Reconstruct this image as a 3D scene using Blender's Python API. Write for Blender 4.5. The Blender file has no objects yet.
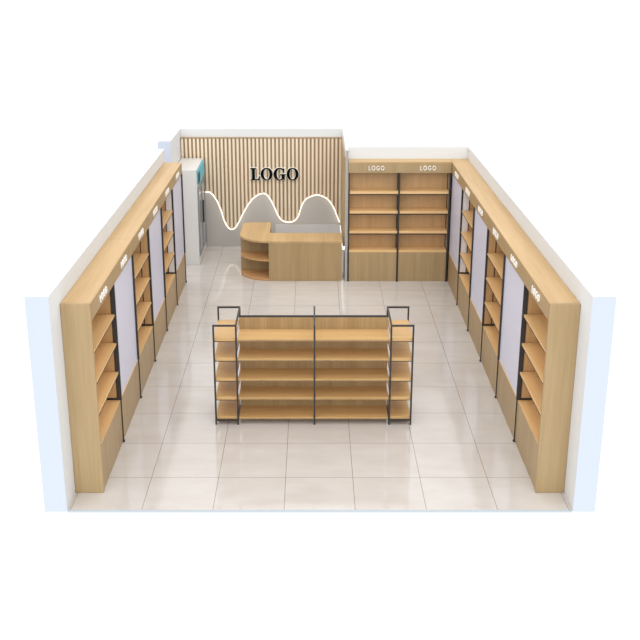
import bpy, bmesh, math
from mathutils import Vector

S = bpy.context.scene
COL = S.collection
PI = math.pi

# ------------------------------------------------------------------ materials
def mat(name, color, rough=.5, metal=0., emit=None, estr=0., spec=.5):
    m = bpy.data.materials.new(name); m.use_nodes = True
    b = m.node_tree.nodes['Principled BSDF']
    b.inputs['Base Color'].default_value = (*color, 1)
    b.inputs['Roughness'].default_value = rough
    b.inputs['Metallic'].default_value = metal
    b.inputs['Specular IOR Level'].default_value = spec
    if emit:
        b.inputs['Emission Color'].default_value = (*emit, 1)
        b.inputs['Emission Strength'].default_value = estr
    return m

def wood(name, axis, c1, c2, rough=.42, fine=46.):
    m = mat(name, c1, rough); nt = m.node_tree; N = nt.nodes; L = nt.links
    b = N['Principled BSDF']; b.inputs['Specular IOR Level'].default_value = .35
    geo = N.new('ShaderNodeNewGeometry'); mp = N.new('ShaderNodeMapping')
    sc = [fine]*3; sc['xyz'.index(axis)] = 1.1
    mp.inputs['Scale'].default_value = sc
    L.new(geo.outputs['Position'], mp.inputs['Vector'])
    n1 = N.new('ShaderNodeTexNoise'); n1.inputs['Scale'].default_value = 1.; n1.inputs['Detail'].default_value = 4; n1.inputs['Roughness'].default_value = .6
    L.new(mp.outputs['Vector'], n1.inputs['Vector'])
    mp2 = N.new('ShaderNodeMapping'); sc2 = [7.]*3; sc2['xyz'.index(axis)] = .5
    mp2.inputs['Scale'].default_value = sc2
    L.new(geo.outputs['Position'], mp2.inputs['Vector'])
    n2 = N.new('ShaderNodeTexNoise'); n2.inputs['Scale'].default_value = 1.; n2.inputs['Detail'].default_value = 2
    L.new(mp2.outputs['Vector'], n2.inputs['Vector'])
    mx = N.new('ShaderNodeMath'); mx.operation = 'ADD'
    L.new(n1.outputs['Fac'], mx.inputs[0]); L.new(n2.outputs['Fac'], mx.inputs[1])
    rp = N.new('ShaderNodeValToRGB')
    rp.color_ramp.elements[0].position = .36; rp.color_ramp.elements[0].color = (*c2, 1)
    rp.color_ramp.elements[1].position = .66; rp.color_ramp.elements[1].color = (*c1, 1)
    hf = N.new('ShaderNodeMath'); hf.operation = 'MULTIPLY'; hf.inputs[1].default_value = .5
    L.new(mx.outputs[0], hf.inputs[0]); L.new(hf.outputs[0], rp.inputs['Fac'])
    L.new(rp.outputs['Color'], b.inputs['Base Color'])
    return m

W1, W2 = (.585, .395, .195), (.475, .305, .135)
M = {}
M['wx'] = wood('oak_grain_x', 'x', W1, W2)
M['wy'] = wood('oak_grain_y', 'y', W1, W2)
M['wz'] = wood('oak_shade_z', 'z', (.455, .322, .170), (.365, .248, .120))  # same oak made darker, shade on the upright fronts put into the colour
M['wback'] = wood('oak_back_veneer', 'z', (.64, .41, .205), (.53, .32, .145))
M['shelf'] = wood('shelf_oak_lit', 'y', (.84, .55, .265), (.72, .45, .195))  # same oak made lighter, light on the shelves put into the colour
M['shelfx'] = wood('shelf_oak_lit_x', 'x', (.84, .55, .265), (.72, .45, .195))
M['isle'] = wood('island_oak', 'x', (.62, .395, .170), (.52, .310, .125))
M['isleback'] = wood('island_back_oak', 'z', (.42, .275, .130), (.30, .185, .080), fine=80.)
M['counterin'] = wood('counter_shelf_wood', 'x', (.60, .345, .155), (.50, .27, .11))
M['metal'] = mat('charcoal_metal', (.040, .036, .033), .5, .0, spec=.3)
M['plate'] = mat('charcoal_plate', (.075, .07, .072), .5)
M['wall'] = mat('wall_paint', (.73, .738, .74), .7)
M['cap'] = mat('wall_end_cool_light', (.53, .575, .67), .7)  # cool front light on the wall ends, tinted into their colour
M['floor'] = None
M['slab'] = mat('slab_edge', (.46, .50, .54), .5)
M['panel'] = mat('lavender_board', (.66, .66, .78), .38)
M['seam'] = mat('board_seam', (.42, .40, .48), .5)
M['whiteboard'] = mat('white_board', (.85, .85, .87), .5)
M['white'] = mat('white_enamel', (.66, .64, .615), .4)
M['trimgrey'] = mat('grey_trim', (.25, .26, .27), .4)
M['doorglass'] = mat('cooler_glass', (.42, .43, .45), .08)
M['teal'] = mat('teal_screen', (.03, .33, .42), .3, emit=(.03, .33, .42), estr=.35)
M['screen'] = mat('dark_screen', (.015, .018, .02), .4, spec=.2)
M['letter'] = mat('lit_white_letter', (.9, .88, .84), .4, emit=(1, .97, .9), estr=.1)
M['black'] = mat('black_letter', (.004, .004, .004), .6, spec=.05)
M['halo'] = mat('letter_halo', (.9, .88, .82), .5, emit=(1, .93, .8), estr=.25)
M['led'] = mat('led_strip', (1, 1, .95), .4, emit=(1, .93, .82), estr=1.3)
M['batten'] = wood('pale_batten', 'z', (.90, .76, .58), (.84, .70, .52), .55)
M['backing'] = wood('brown_backing', 'z', (.42, .29, .18), (.36, .24, .14), .6)
M['lowwhite'] = mat('pale_grey_laminate', (.62, .60, .60), .5)

def floor_mat():
    m = mat('polished_tile', (.6, .55, .5), .13); nt = m.node_tree; N = nt.nodes; L = nt.links
    b = N['Principled BSDF']; b.inputs['IOR'].default_value = 1.75
    geo = N.new('ShaderNodeNewGeometry'); sp = N.new('ShaderNodeSeparateXYZ')
    L.new(geo.outputs['Position'], sp.inputs[0])
    def mth(op, a, v=None):
        n = N.new('ShaderNodeMath'); n.operation = op
        if isinstance(a, (int, float)): n.inputs[0].default_value = a
        else: L.new(a, n.inputs[0])
        if v is not None:
            if isinstance(v, (int, float)): n.inputs[1].default_value = v
            else: L.new(v, n.inputs[1])
        return n.outputs[0]
    def joint(c, off):
        f = mth('FRACT', mth('DIVIDE', mth('SUBTRACT', c, off), .8))
        d = mth('ABSOLUTE', mth('SUBTRACT', f, .5))
        return mth('GREATER_THAN', d, .5 - .0042), mth('FLOOR', mth('DIVIDE', mth('SUBTRACT', c, off), .8))
    jx, ix = joint(sp.outputs['X'], -2.722); jy, iy = joint(sp.outputs['Y'], -.103)
    j = mth('MAXIMUM', jx, jy)
    cb = N.new('ShaderNodeCombineXYZ'); L.new(ix, cb.inputs[0]); L.new(iy, cb.inputs[1])
    wn = N.new('ShaderNodeTexWhiteNoise'); wn.noise_dimensions = '2D'; L.new(cb.outputs[0], wn.inputs['Vector'])
    # soft stone clouding, shifted from tile to tile
    ad = N.new('ShaderNodeVectorMath'); ad.operation = 'ADD'
    sc = N.new('ShaderNodeVectorMath'); sc.operation = 'SCALE'; sc.inputs['Scale'].default_value = 9.
    L.new(wn.outputs['Color'], sc.inputs[0])
    L.new(geo.outputs['Position'], ad.inputs[0]); L.new(sc.outputs[0], ad.inputs[1])
    mp = N.new('ShaderNodeMapping'); mp.inputs['Scale'].default_value = (1.1, 2.6, 1); mp.inputs['Rotation'].default_value = (0, 0, .25)
    L.new(ad.outputs[0], mp.inputs['Vector'])
    no = N.new('ShaderNodeTexNoise'); no.inputs['Scale'].default_value = 1.6; no.inputs['Detail'].default_value = 5; no.inputs['Roughness'].default_value = .55
    L.new(mp.outputs[0], no.inputs['Vector'])
    rp = N.new('ShaderNodeValToRGB')
    rp.color_ramp.elements[0].position = .3; rp.color_ramp.elements[0].color = (.560, .512, .472, 1)
    rp.color_ramp.elements[1].position = .7; rp.color_ramp.elements[1].color = (.612, .575, .540, 1)
    L.new(no.outputs['Fac'], rp.inputs['Fac'])
    mx = N.new('ShaderNodeMix'); mx.data_type = 'RGBA'
    L.new(j, mx.inputs['Factor']); L.new(rp.outputs['Color'], mx.inputs['A']); mx.inputs['B'].default_value = (.27, .22, .19, 1)
    L.new(mx.outputs['Result'], b.inputs['Base Color'])
    rr = N.new('ShaderNodeMath'); rr.operation = 'MULTIPLY_ADD'; L.new(no.outputs['Fac'], rr.inputs[0]); rr.inputs[1].default_value = .08; rr.inputs[2].default_value = .06
    L.new(rr.outputs[0], b.inputs['Roughness'])
    bn = N.new('ShaderNodeTexNoise'); bn.inputs['Scale'].default_value = 2.6; bn.inputs['Detail'].default_value = 1
    L.new(ad.outputs[0], bn.inputs['Vector'])
    bp = N.new('ShaderNodeBump'); bp.inputs['Strength'].default_value = .25; bp.inputs['Distance'].default_value = .012
    L.new(bn.outputs['Fac'], bp.inputs['Height']); L.new(bp.outputs['Normal'], b.inputs['Normal'])
    return m
M['floor'] = floor_mat()

# ------------------------------------------------------------------ helpers
def empty(name, loc, label, cat, group=None):
    o = bpy.data.objects.new(name, None); COL.objects.link(o)
    o.location = loc; o.empty_display_size = .1
    o['label'] = label; o['category'] = cat
    if group: o['group'] = group
    return o

def wloc(o):
    v = Vector((0, 0, 0))
    while o: v += Vector(o.location); o = o.parent
    return v

def link(name, me, m, parent=None, origin=None):
    """me in world coordinates; the origin is moved to parent (or to origin)."""
    o = bpy.data.objects.new(name, me); COL.objects.link(o)
    if m: me.materials.append(m)
    if parent:
        o.parent = parent
        me.transform(__import__('mathutils').Matrix.Translation(-wloc(parent)))
    return o

def abox(bm, a, b):
    lo = [min(p, q) for p, q in zip(a, b)]; hi = [max(p, q) for p, q in zip(a, b)]
    v = [bm.verts.new((x, y, z)) for z in (lo[2], hi[2]) for y in (lo[1], hi[1]) for x in (lo[0], hi[0])]
    for f in ((0, 2, 3, 1), (4, 5, 7, 6), (0, 1, 5, 4), (2, 6, 7, 3), (0, 4, 6, 2), (1, 3, 7, 5)):
        bm.faces.new([v[i] for i in f])

def boxes(name, lst, m, parent=None, bev=0.):
    bm = bmesh.new()
    for a, b in lst: abox(bm, a, b)
    if bev:
        bmesh.ops.bevel(bm, geom=bm.edges[:], offset=bev, segments=1, affect='EDGES')
    me = bpy.data.meshes.new(name); bm.to_mesh(me); bm.free()
    return link(name, me, m, parent)

def struct(o): o['kind'] = 'structure'; return o

def prism(name, pts, axis, d0, d1, m, parent=None):
    """extrude a closed outline; axis 'z' outline is (x,y); 'y' outline is (x,z); 'x' outline is (y,z)"""
    def P(p, d):
        return {'z': (p[0], p[1], d), 'y': (p[0], d, p[1]), 'x': (d, p[0], p[1])}[axis]
    bm = bmesh.new()
    A = [bm.verts.new(P(p, d0)) for p in pts]; B = [bm.verts.new(P(p, d1)) for p in pts]
    n = len(pts)
    bm.faces.new(A); bm.faces.new(B[::-1])
    for i in range(n): bm.faces.new((A[i], A[(i+1) % n], B[(i+1) % n], B[i]))
    bmesh.ops.recalc_face_normals(bm, faces=bm.faces)
    bmesh.ops.triangulate(bm, faces=[f for f in bm.faces if len(f.verts) > 4])
    me = bpy.data.meshes.new(name); bm.to_mesh(me); bm.free()
    return link(name, me, m, parent)

def curve_mesh(name, loops, ext, off=0.):
    cu = bpy.data.curves.new(name, 'CURVE'); cu.dimensions = '2D'; cu.fill_mode = 'BOTH'; cu.extrude = ext; cu.offset = off
    for lp in loops:
        s = cu.splines.new('POLY'); s.points.add(len(lp)-1); s.use_cyclic_u = True
        for i, p in enumerate(lp): s.points[i].co = (p[0], p[1], 0, 1)
    o = bpy.data.objects.new('tmp', cu); COL.objects.link(o)
    bpy.context.view_layer.update()
    me = bpy.data.meshes.new_from_object(o.evaluated_get(bpy.context.evaluated_depsgraph_get()))
    bpy.data.objects.remove(o); bpy.data.curves.remove(cu)
    return me

def text_mesh(txt):
    cu = bpy.data.curves.new('t', 'FONT'); cu.body = txt; cu.extrude = .05; cu.offset = .0
    cu.space_character = 1.3
    cu.align_x = 'LEFT'
    o = bpy.data.objects.new('tmp', cu); COL.objects.link(o)
    bpy.context.view_layer.update()
    me = bpy.data.meshes.new_from_object(o.evaluated_get(bpy.context.evaluated_depsgraph_get()))
    bpy.data.objects.remove(o); bpy.data.curves.remove(cu)
    xs = [v.co.x for v in me.vertices]; ys = [v.co.y for v in me.vertices]
    x0, x1, y0, y1 = min(xs), max(xs), min(ys), max(ys)
    for v in me.vertices:   # normalise to a unit box centred on the origin
        v.co.x = (v.co.x-(x0+x1)/2)/(x1-x0); v.co.y = (v.co.y-(y0+y1)/2)/(y1-y0); v.co.z = v.co.z*.1
    return me
LOGO_TXT = text_mesh('LOGO')
LOGO_TXT.materials.clear()

def lettering(parent, centre, w, h, face):
    """face: 'y' looks toward -y, '+x' looks toward +x, '-x' looks toward -x"""
    me = LOGO_TXT.copy()
    cx, cy, cz = centre
    for v in me.vertices:
        a, b, d = v.co.x*w, v.co.y*h, v.co.z*1.6
        if face == 'y': v.co = (cx+a, cy-.004-d, cz+b)
        elif face == '+x': v.co = (cx+.004+d, cy+a, cz+b)
        else: v.co = (cx-.004-d, cy-a, cz+b)
    return link('lettering', me, M['letter'], parent)

# ------------------------------------------------------------------ dimensions (metres)
XL, XR = -2.75, 2.914      # inner faces of the side walls
XLO, XRO = -3.0, 3.16      # outer faces
HW = 2.565                 # wall height
YB = 7.87                  # back wall of the shelf side
YA = 9.80                  # back wall of the alcove
PX0, PX1 = .615, .66       # partition

# ------------------------------------------------------------------ setting
struct(boxes('floor', [((XL, .035, -.024), (XR, YB+.05, 0)), ((XL, YB+.05, -.024), (PX1, YA, 0)), ((XLO, 7.69, -.024), (XL, 8.43, 0))], M['floor']))
struct(boxes('trim_1', [((XL, .018, -.026), (XR, .035, -.0005))], M['slab']))
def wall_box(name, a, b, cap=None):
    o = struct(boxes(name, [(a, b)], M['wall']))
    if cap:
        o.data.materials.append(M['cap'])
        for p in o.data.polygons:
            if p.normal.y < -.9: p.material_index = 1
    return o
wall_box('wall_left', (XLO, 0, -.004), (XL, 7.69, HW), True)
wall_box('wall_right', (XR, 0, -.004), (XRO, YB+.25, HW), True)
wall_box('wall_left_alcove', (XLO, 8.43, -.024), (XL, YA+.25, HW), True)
wall_box('wall_back_alcove', (XL, YA, -.024), (PX1, YA+.25, HW))
wall_box('wall_back', (PX1, YB, -.024), (XR, YB+.25, HW))
wall_box('wall_partition', (PX0, 7.575, 0), (PX1, YA, HW-.005))
o = bpy.data.objects['wall_partition']; o.data.materials.append(mat('partition_shade', (.40, .37, .35), .6))  # shade on the partition's front face, painted as a grey colour
for p in o.data.polygons:
    if p.normal.y < -.9: p.material_index = 1

# ------------------------------------------------------------------ wall shelving bays
SH = (1.755, 1.375, .985)      # shelf tops
BASE, HB, HT = .585, 2.135, 2.34

def bay(run, u0, u1, kind, label, group, first=False, divider='plate', last=False, gap0=0., gap1=0., seams=False, closelast=True):
    """one bay of the wall shelving; u runs along the wall, v comes out from it"""
    if run == 'left':
        P = lambda u, v, w: (XL+.003+v, u, w); dep = .327; along = 'wy'; face = '+x'
    elif run == 'right':
        P = lambda u, v, w: (XR-.003-v, u, w); dep = .332; along = 'wy'; face = '-x'
    else:
        P = lambda u, v, w: (u, YB-.003-v, w); dep = .287; along = 'wx'; face = 'y'
    B = lambda u0, u1, v0, v1, w0, w1: (P(u0, v0, w0), P(u1, v1, w1))
    um = (u0+u1)/2
    r = empty('wall_shelf_unit', P(um, dep/2, 0), label, 'display shelf', group)
    e = .04 if first else 0.
    ua, ub = u0+e, u1-.004
    A0, A1 = ua+.002, (u1-.003 if last else u1-.034)
    TH = .026 if run == 'back' else .024
    shm = M['shelfx'] if run == 'back' else M['shelf']
    NB = (u1-.016) if run != 'back' else A1
    if first:
        boxes('end_panel', [B(u0, u0+e, 0, dep, .002, HT)], M['wz'], r, .002)
    # lower closed cabinet
    bc = boxes('base_cabinet', [B(A0, NB, .0, dep-.012, .002, BASE)], M['wz'], r)
    boxes('base_top', [B(A0, A1, .0115, dep-.010, BASE, BASE+(.042 if run == 'back' else .006))], shm, r)
    # header fascia and the deck that closes the top
    e0 = ua + .0006 + gap0; e1 = u1 - .0006 - gap1
    boxes('header', [B(e0, e1, dep-.03, dep, HB, HT-.022)], M['wz' if run != 'back' else 'wz'], r)
    boxes('top_board', [B(e0, e1, 0, dep, HT-.021, HT)], M[along], r)
    boxes('back_panel', [B(A0, A1, 0, .011, BASE+.007, HT-.022)], M['whiteboard'] if kind == 'panelwhite' else M['wback'], r)
    if kind == 'shelf':
        for s in SH:
            sh = boxes('shelf', [B(A0, A1, .013, dep-.012, s-TH, s+(.022 if run == 'back' else 0))], shm, r)
            boxes('edge_rail', [B(A0, A1, dep-.032, dep-.010, s-TH-(.022 if run == 'back' else .012), s-TH-.0005)], M['metal'], sh)
    else:
        pb = boxes('display_board', [B(A0, A1, dep-.045, dep-.018, BASE+.006, HB+.03)], M['panel'], r)
        if seams:
            for s in SH:
                boxes('seam', [B(A0, A1, dep-.0185, dep-.0165, s-.03, s-.022)], M['seam'], pb)
    # upright ladder frame on the far side
    q0, q1 = u1-.032, u1-.004
    if not last:
        fr = boxes('upright_frame', [B(q0, q1, dep-(.052 if first else .022), dep+.006, BASE+.0065 if run != 'back' else .0, HB-.001),
                                     B(q1-.010, q1, dep-.022, dep+.001, .0, BASE+.0065),
                                     B(q0, q1, .013, .038, BASE+.006, HB+.03)] +
                   [B(q0+.004, q1-.004, .038, dep-(.052 if first else .022), z-.012, z+.012) for z in (BASE+.02,)+tuple(s-.03 for s in SH)], M['metal'], r)
        boxes('levelling_foot', [B(q0-.006, q1+.006, dep-.02, dep+.012, 0, .018)], M['metal'], fr)
        vf = dep-(.054 if first else .024)
        if divider == 'plate' or divider is None:
            if divider: boxes('side_board', [B(q0+.008, q1-.008, .04, vf, BASE+.034, HB+.03)], M['plate'] if run == 'back' else M['wback'], r)
        else:
            vm = .04+(vf-.04)*.56
            boxes('side_board', [B(q0+.008, q1-.008, .04, vm, BASE+.034, HB+.03)], M['wback'], r)
            boxes('inner_post', [B(q0+.004, q1-.004, vm+.0005, vm+.0145, BASE+.034, HB+.03)], M['metal'], r)
            sb = boxes('side_board', [B(q0+.008, q1-.008, vm+.015, vf, BASE+.034, HB+.03)], M['whiteboard'] if divider == 'white' else M['wback'], r)
            if divider == 'white': sb['label'] = 'white side board'
    return r, P, dep, face, um

nice = {
 ('left', 0): 'oak shelf bay nearest the viewer on the left wall, with the tall oak end panel',
 ('left', 1): 'oak bay with a tall lavender board, nearest of three on the left wall',
 ('left', 2): 'middle open shelf bay on the left wall, between two lavender boards',
 ('left', 3): 'oak bay with lavender board in the middle of the left wall run',
 ('left', 4): 'farthest open shelf bay on the left wall with a white side board',
 ('left', 5): 'last left wall bay with lavender board, next to the white display cooler',
 ('right', 0): 'oak shelf bay nearest the viewer on the right wall, with the tall oak end panel',
 ('right', 1): 'oak bay with a tall lavender board, nearest of three on the right wall',
 ('right', 2): 'middle open shelf bay on the right wall, between two lavender boards',
 ('right', 3): 'oak bay with lavender board in the middle of the right wall run',
 ('right', 4): 'farthest open shelf bay on the right wall with a white side board',
 ('right', 5): 'corner bay with lavender board, at the far end of the right wall',
}
US = [.37, 1.562, 2.772, 3.985, 5.178, 6.368, 7.55]
for run in ('left', 'right'):
    for i in range(6):
        sh = i % 2 == 0
        u0, u1 = US[i], US[i+1]
        if run == 'right' and i == 5: u1 = 7.578
        r, P, dep, face, um = bay(run, u0, u1, 'shelf' if sh else ('panelwhite' if i == 5 else 'panel'), nice[(run, i)],
              'open shelf bays along the side walls' if sh else 'bays with lavender boards along the side walls',
              first=(i == 0), divider={0: 'plate', 2: 'wood', 4: 'white'}.get(i), gap0=.003 if (i == 2 and run == 'left') else 0.,
              gap1=.003 if (i == 1 and run == 'left') else 0., last=(run == 'right' and i == 5))
        # raised white letters in the middle of the header
        c = P(um+(.02 if i == 0 else 0), dep, 2.228)
        lettering(r, c, .34, .088, face)

# back wall: two bays beside the slat wall
for k, (u0, u1) in enumerate(((.668, 1.632), (1.632, 2.575))):
    r, P, dep, face, um = bay('back', u0, u1, 'shelf',
        ('left open shelf bay on the back wall, touching the slat wall partition' if k == 0 else
         'right open shelf bay on the back wall, meeting the corner of the right wall'),
        'open shelf bays on the back wall', divider='plate' if k == 0 else 'white')
    lettering(r, P((1.182, 2.14)[k], dep, 2.228), .29, .085, 'y')
    if k == 0:
        boxes('post', [((.667, 7.572, 0), (.69, 7.60, HB-.001))], M['metal'], r)
# corner filler behind the two runs: deck and wall-side box
cf = empty('corner_filler', (2.74, 7.72, 0), 'oak corner piece joining the back wall shelves and the right wall shelves', 'shelf corner')
boxes('top_board', [((2.577, 7.5795, HT-.021), (XR-.003, YB-.003, HT))], M['wy'], cf)
boxes('core', [((2.60, 7.585, .002), (XR-.003, YB-.003, HT-.022))], M['wz'], cf)

# ------------------------------------------------------------------ island gondola
YF, YM, YK = 1.975, 2.312, 2.645
t = .022
ZT = 1.425
LV = (1.232, .955, .668, .397, .112)
g = empty('gondola_shelf', (.012, YM, 0), 'double-sided oak and black metal shelf in the middle of the floor', 'display shelf')
x0, x1 = -.976, 1.0
boxes('back_panel', [((x0+.002, YM-.009, .07), (x1-.002, YM+.009, ZT-.0225))], M['isleback'], g)
boxes('top_rail', [((x0, YM-.011, ZT-.022), (x1, YM+.011, ZT))], M['metal'], g)
mf = .012
boxes('centre_frame', [((mf, YF, 0), (mf+t, YF+t, ZT)), ((mf, YK-t, 0), (mf+t, YK, ZT)), ((mf+.001, YF+t, ZT-t), (mf+t-.001, YM-.0115, ZT-.001)),
                       ((mf+.001, YM+.0115, ZT-t), (mf+t-.001, YK-t, ZT-.001))], M['metal'], g)
for i, z in enumerate(LV):
    for (a, b) in ((YF+.006, YM-.0095), (YM+.0095, YK-.006)):
        for (p, q) in ((x0+.002, mf-.001), (mf+t+.001, x1-.002)):
            s = boxes('shelf', [((p, a, z-.03), (q, b, z))], M['isle'], g)
            boxes('edge_strip', [((p, a-.002, z-.03), (q, a-.0002, z-.012)) if a < YM-.1 else ((p, b+.0002, z-.03), (q, b+.002, z-.012))], M['isleback'], s)
def end_rack(xa, xb, inner, label):
    r = empty('end_rack', ((xa+xb)/2, YM, 0), label, 'display rack', 'end racks of the island shelf')
    for y in (YF, YK-t):
        boxes('post', [((xa, y, 0), (xa+t, y+t, ZT-t-.0005))], M['metal'], r)
        boxes('post', [((xb-t, y, 0), (xb, y+t, ZT-t-.0005))], M['metal'], r)
        boxes('top_bar', [((xa, y, ZT-t), (xb, y+t, ZT))], M['metal'], r)
        boxes('bottom_bar', [((xa+t, y, .055), (xb-t, y+t, .077))], M['metal'], r)
    xi = xa if inner == 'a' else xb-t
    boxes('side_bar', [((xi, YF+t, ZT-t), (xi+t, YK-t, ZT))], M['metal'], r)
    for z in LV:
        z += .006
        s = boxes('shelf', [((xa+t*.5, YF+t+.001, z-.045), (xb-t-.001 if inner == 'b' else xb-t*.5, YK-t-.001, z)) if inner == 'b' else
                            ((xa+t+.001, YF+t+.001, z-.045), (xb-t*.5, YK-t-.001, z))], M['isle'], r)
        boxes('shelf_bracket', [((xa+.003, YF+t+.001, z-.056), (xb-.003, YF+t+.012, z-.0455)), ((xa+.003, YK-t-.012, z-.056), (xb-.003, YK-t-.001, z-.0455))], M['metal'], s)
    return r
end_rack(-1.292, -.979, 'b', 'narrow black framed rack with oak shelves at the left end of the island')
end_rack(1.003, 1.309, 'a', 'narrow black framed rack with oak shelves at the right end of the island')

# ------------------------------------------------------------------ slat feature wall
def smooth(pts, n=6):
    out = []
    for i in range(len(pts)-1):
        p0 = pts[max(i-1, 0)]; p1 = pts[i]; p2 = pts[i+1]; p3 = pts[min(i+2, len(pts)-1)]
        for k in range(n):
            s = k/n
            out.append(tuple(.5*((2*p1[j]) + (-p0[j]+p2[j])*s + (2*p0[j]-5*p1[j]+4*p2[j]-p3[j])*s*s + (-p0[j]+3*p1[j]-3*p2[j]+p3[j])*s**3) for j in (0, 1)))
    out.append(pts[-1]); return out
wave = [(-2.745, .82), (-2.62, 1.0), (-2.45, 1.17), (-2.292, 1.222), (-2.207, 1.234), (-2.124, 1.19), (-2.023, 1.037), (-1.944, .84), (-1.867, .575), (-1.785, .435), (-1.7, .415),
        (-1.613, .509), (-1.479, .774), (-1.347, .994), (-1.197, 1.146), (-1.048, 1.201), (-.943, 1.146), (-.84, .972), (-.737, .73), (-.653, .612),
        (-.526, .568), (-.398, .598), (-.312, .708), (-.248, .906), (-.163, 1.059), (-.036, 1.136), (.112, 1.168), (.281, 1.103), (.387, .994), (.473, .84), (.538, .664), (.611, .487)]
wv = smooth(wave)
def wz(x):
    for a, b in zip(wv, wv[1:]):
        if a[0] <= x <= b[0]: return a[1]+(b[1]-a[1])*(x-a[0])/max(b[0]-a[0], 1e-6)
    return wv[-1][1] if x > 0 else wv[0][1]
ZS = 2.372
sw = empty('slat_wall_panel', (-1.07, YA-.05, 0), 'pale vertical slat panel with a wavy glowing lower edge on the back wall', 'wall panel')
prism('backing_board', [(-2.745, ZS)] + wv + [(.611, ZS)], 'y', YA-.045, YA-.003, M['backing'], sw)
bm = bmesh.new()
pitch = .0822; x = -2.735; yb0, yb1 = YA-.080, YA-.0455
while x + .045 < .612:
    xa, xb = x, x+.043
    n = 3; xs = [xa+(xb-xa)*k/n for k in range(n+1)]
    lo = [(p, wz(p)) for p in xs]; pts = lo+[(xb, ZS), (xa, ZS)]
    A = [bm.verts.new((p, yb0, q)) for p, q in pts]; Bv = [bm.verts.new((p, yb1, q)) for p, q in pts]
    bm.faces.new(A); bm.faces.new(Bv[::-1])
    for i in range(len(pts)): bm.faces.new((A[i], A[(i+1) % len(pts)], Bv[(i+1) % len(pts)], Bv[i]))
    x += pitch
bmesh.ops.recalc_face_normals(bm, faces=bm.faces)
me = bpy.data.meshes.new('slats'); bm.to_mesh(me); bm.free()
link('slats', me, M['batten'], sw)
boxes('top_rail', [((-2.745, YA-.085, ZS+.001), (.611, YA-.002, ZS+.02))], M['backing'], sw)
def strip(name, pts, axis, d0, d1, w, m, parent):
    """ribbon of thickness w that follows an open path"""
    up, dn = [], []
    for i, p in enumerate(pts):
        a = pts[max(i-1, 0)]; b = pts[min(i+1, len(pts)-1)]
        dx, dz = b[0]-a[0], b[1]-a[1]; l = math.hypot(dx, dz) or 1
        nx, nz = dz/l, -dx/l
        up.append((p[0]+nx*.002, p[1]+nz*.002)); dn.append((p[0]+nx*(w+.002), p[1]+nz*(w+.002)))
    def P(p, d): return (p[0], d, p[1]) if axis == 'y' else (d, p[0], p[1])
    bm = bmesh.new(); R = []
    for u, d in zip(up, dn): R.append([bm.verts.new(P(u, d0)), bm.verts.new(P(u, d1)), bm.verts.new(P(d, d1)), bm.verts.new(P(d, d0))])
    for a, b in zip(R, R[1:]):
        for k in range(4): bm.faces.new((a[k], a[(k+1) % 4], b[(k+1) % 4], b[k]))
    bm.faces.new(R[0]); bm.faces.new(R[-1][::-1])
    bmesh.ops.recalc_face_normals(bm, faces=bm.faces)
    me = bpy.data.meshes.new(name); bm.to_mesh(me); bm.free()
    return link(name, me, m, parent)
inner = [p for p in wv if -2.70 < p[0] < .585]
ledo = strip('light_strip', inner, 'y', YA-.078, YA-.02, .014, M['led'], sw); ledo['label'] = 'glowing white strip following the wavy edge'

# side cladding on the partition
side = smooth([(YA-.09, .50), (9.2, .46), (8.6, .44), (8.1, .50), (7.72, .66)])
sc_ = empty('partition_panel', (.60, 8.7, 0), 'brown wood panel on the partition right of the slat wall', 'wall panel')
prism('panel_board', [(YA-.09, ZS+.02)] + side + [(7.72, ZS+.02)], 'x', .594, PX0-.001, M['wz'], sc_)
strip('light_strip', side, 'x', .586, PX0-.001, -.03, M['led'], sc_)

# ------------------------------------------------------------------ LOGO letters
def ell(cx, cy, rx, ry, a0, a1, n=28):
    return [(cx+rx*math.cos(math.radians(a0+(a1-a0)*k/n)), cy+ry*math.sin(math.radians(a0+(a1-a0)*k/n))) for k in range(n+1)]
Lp = [[(0, 1), (.44, 1), (.44, .95), (.33, .92), (.33, .06), (.50, .06), (.60, .12), (.67, .33), (.72, .33), (.70, 0), (0, 0), (0, .05), (.11, .08), (.11, .92), (0, .95)]]
Op = [ell(.46, .5, .46, .52, 0, 360)[:-1], ell(.46, .5, .23, .465, 0, 360)[:-1]]
Gp = [ell(.46, .5, .46, .52, 52, 305) + [(.78, .09), (.83, .02), (.86, .02), (.86, .40), (.94, .44), (.94, .48), (.50, .48), (.50, .44), (.63, .40), (.63, .09)]
      + ell(.47, .5, .235, .465, 303, 62)[::1] + [(.70, .84), (.78, .64), (.83, .64), (.82, 1.0), (.79, 1.0)]]
X0, X1, Z0, HL = -1.30, -.297, 1.497, .255
adv = [0, .78, .78+.92+.08, .78+.92+.08+.94+.07]; tot = adv[3]+.92
sx = (X1-X0)/tot
sg = empty('logo_sign', ((X0+X1)/2, YA-.11, Z0), 'large black serif letters reading LOGO on the slat wall', 'sign')
for a, lp in zip(adv, (Lp, Op, Gp, Op)):
    for nm, off, mt, y, th in (('letter', .0035, M['black'], YA-.118, .008), ('halo', .012, M['halo'], YA-.094, .004)):
        loops = [[(X0+(p[0]+a)*sx, Z0+p[1]*HL) for p in l] for l in lp]
        me = curve_mesh(nm, loops, th, off)
        for v in me.vertices: v.co = (v.co.x, y-v.co.z, v.co.y)
        me.materials.clear()
        if nm == 'letter': par = link(nm, me, mt, sg)
        else:
            me.materials.append(mt); h = bpy.data.objects.new('back_glow', me); COL.objects.link(h); h.parent = par
            me.transform(__import__('mathutils').Matrix.Translation(-wloc(par)))
            h['label'] = 'pale glowing backing behind the letter'

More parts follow.
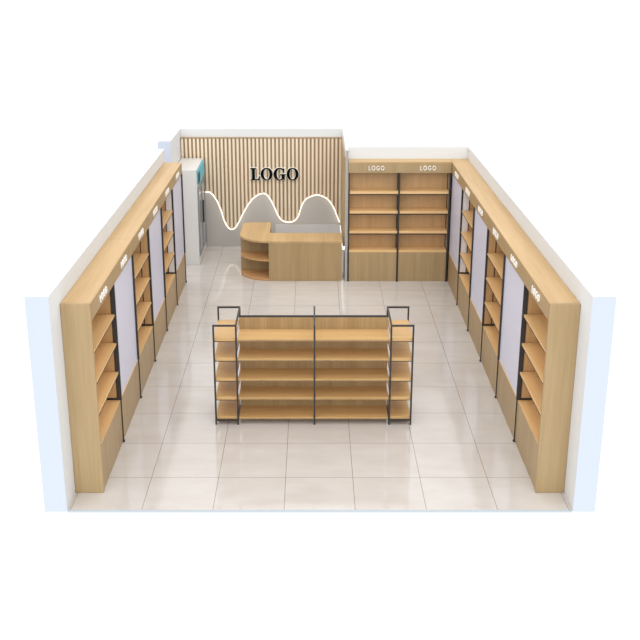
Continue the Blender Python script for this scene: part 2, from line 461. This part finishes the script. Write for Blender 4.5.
# ------------------------------------------------------------------ reception counter
CY, CXL, CXR, CR = 7.60, -1.42, .556, -.84
ct = empty('reception_counter', (-.4, 7.9, 0), 'L-shaped oak reception counter with rounded open shelves at its left end', 'counter')
def corner(off=0.):
    # elliptical corner, from the left side round to the front
    cx, cy, rx, ry = CR, CY+.50, CR-CXL, .50
    return [(cx-(rx-off)*math.cos(a), cy-(ry-off)*math.sin(a)) for a in [PI/2*k/18 for k in range(19)]]
ZC = .80
top = [(CXL, 8.82), (CXL, 8.72)] + corner() + [(CXR, CY), (CXR, CY+.55), (CR, CY+.55), (CR, 8.90), (CXL+.10, 8.90)]
prism('counter_top', top, 'z', ZC-.035, ZC, M['wy'], ct)
boxes('front_panel', [((CR+.001, CY+.002, .004), (CXR-.002, CY+.53, ZC-.036))], M['wz'], ct)
boxes('return_cabinet', [((CXL+.006, 8.14, .004), (CR, 8.86, ZC-.036))], M['wz'], ct)
for z0, z1 in ((.004, .045), (.395, .425)):
    prism('rounded_shelf', [(CXL+.004, 8.139)] + corner(.006) + [(CR, CY+.006), (CR, 8.139)], 'z', z0, z1, M['counterin'], ct)
# ------------------------------------------------------------------ lower alcove wall and its low ledge
M['greywall'] = mat('warm_grey_sheet', (.50, .465, .43), .6)
struct(boxes('trim_2', [((XL, YA-.0015, 0), (PX0, YA, ZS))], M['greywall']))  # thin warm grey sheet over the alcove back wall
struct(boxes('trim_3', [((-.80, YA-.045, 0), (.590, YA-.002, .49))], M['lowwhite']))

# ------------------------------------------------------------------ white display cooler
DX0, DX1, DY0, DY1, DZ = XL+.012, -2.285, 8.56, 9.68, 1.965
dc = empty('display_cooler', ((DX0+DX1)/2, (DY0+DY1)/2, 0), 'tall white display cooler with a teal header beyond the left wall shelves', 'display cooler')
boxes('body', [((DX0, DY0, .0), (DX1, DY1, DZ))], M['white'], dc, .006)
boxes('kick_panel', [((DX1-.02, DY0+.03, .02), (DX1+.012, DY1-.03, .18))], M['white'], dc)
hd = boxes('header_sign', [((DX1+.001, DY0+.04, 1.66), (DX1+.025, DY1-.04, 1.935))], M['teal'], dc); hd['label'] = 'teal header panel'
boxes('dark_display', [((DX1+.0255, DY0+.045, 1.665), (DX1+.03, DY0+.30, 1.88))], M['screen'], hd)
for k in range(2):
    a = DY0+.03+k*.535; b = a+.525
    d = boxes('door', [((DX1+.001, a, .20), (DX1+.028, a+.04, 1.58)), ((DX1+.001, b-.04, .20), (DX1+.028, b, 1.58)),
                       ((DX1+.001, a+.04, .20), (DX1+.028, b-.04, .25)), ((DX1+.001, a+.04, 1.53), (DX1+.028, b-.04, 1.58))], M['trimgrey'], dc)
    boxes('glass', [((DX1+.006, a+.041, .251), (DX1+.016, b-.041, 1.529))], M['doorglass'], d)
    hy = b-.03 if k == 0 else a+.03
    boxes('handle', [((DX1+.029, hy-.01, .75), (DX1+.055, hy+.01, 1.2))], M['metal'], d)

# ------------------------------------------------------------------ light
w = bpy.data.worlds.new('world'); S.world = w; w.use_nodes = True
bg = w.node_tree.nodes['Background']
bg.inputs['Color'].default_value = (1, 1, 1, 1); bg.inputs['Strength'].default_value = 1.25
def sun(name, d, strength, ang, col=(1, 1, 1)):
    l = bpy.data.lights.new(name, 'SUN'); l.energy = strength; l.angle = math.radians(ang); l.color = col
    o = bpy.data.objects.new(name, l); COL.objects.link(o)
    o.rotation_euler = Vector(d).to_track_quat('-Z', 'Y').to_euler(); return o
sun('overhead_sun', (.0, .12, -1), .9, 70, (1, .99, .97))
sun('front_high_sun', (0, .84, -.54), .55, 40, (1, .97, .93))
sun('cool_front_sun', (0, 1, -.12), .32, 30, (.35, .75, 1.0))

# ------------------------------------------------------------------ camera
f = 906.; D = 8.8267; H = 5.9225
cam = bpy.data.cameras.new('camera'); co = bpy.data.objects.new('camera', cam); COL.objects.link(co)
cam.sensor_fit = 'HORIZONTAL'; cam.sensor_width = 36.; cam.lens = 36.*f/640.
cam.shift_x = (320-312.7)/640.; cam.shift_y = -(320-228.)/640.
co.location = (0, -D, H); co.rotation_euler = (math.radians(90-16.4785), 0, 0)
cam.clip_end = 200
S.camera = co
vs = S.view_settings
vs.view_transform = 'Standard'; vs.look = 'None'; vs.exposure = 0; vs.gamma = 1; vs.use_curve_mapping = False
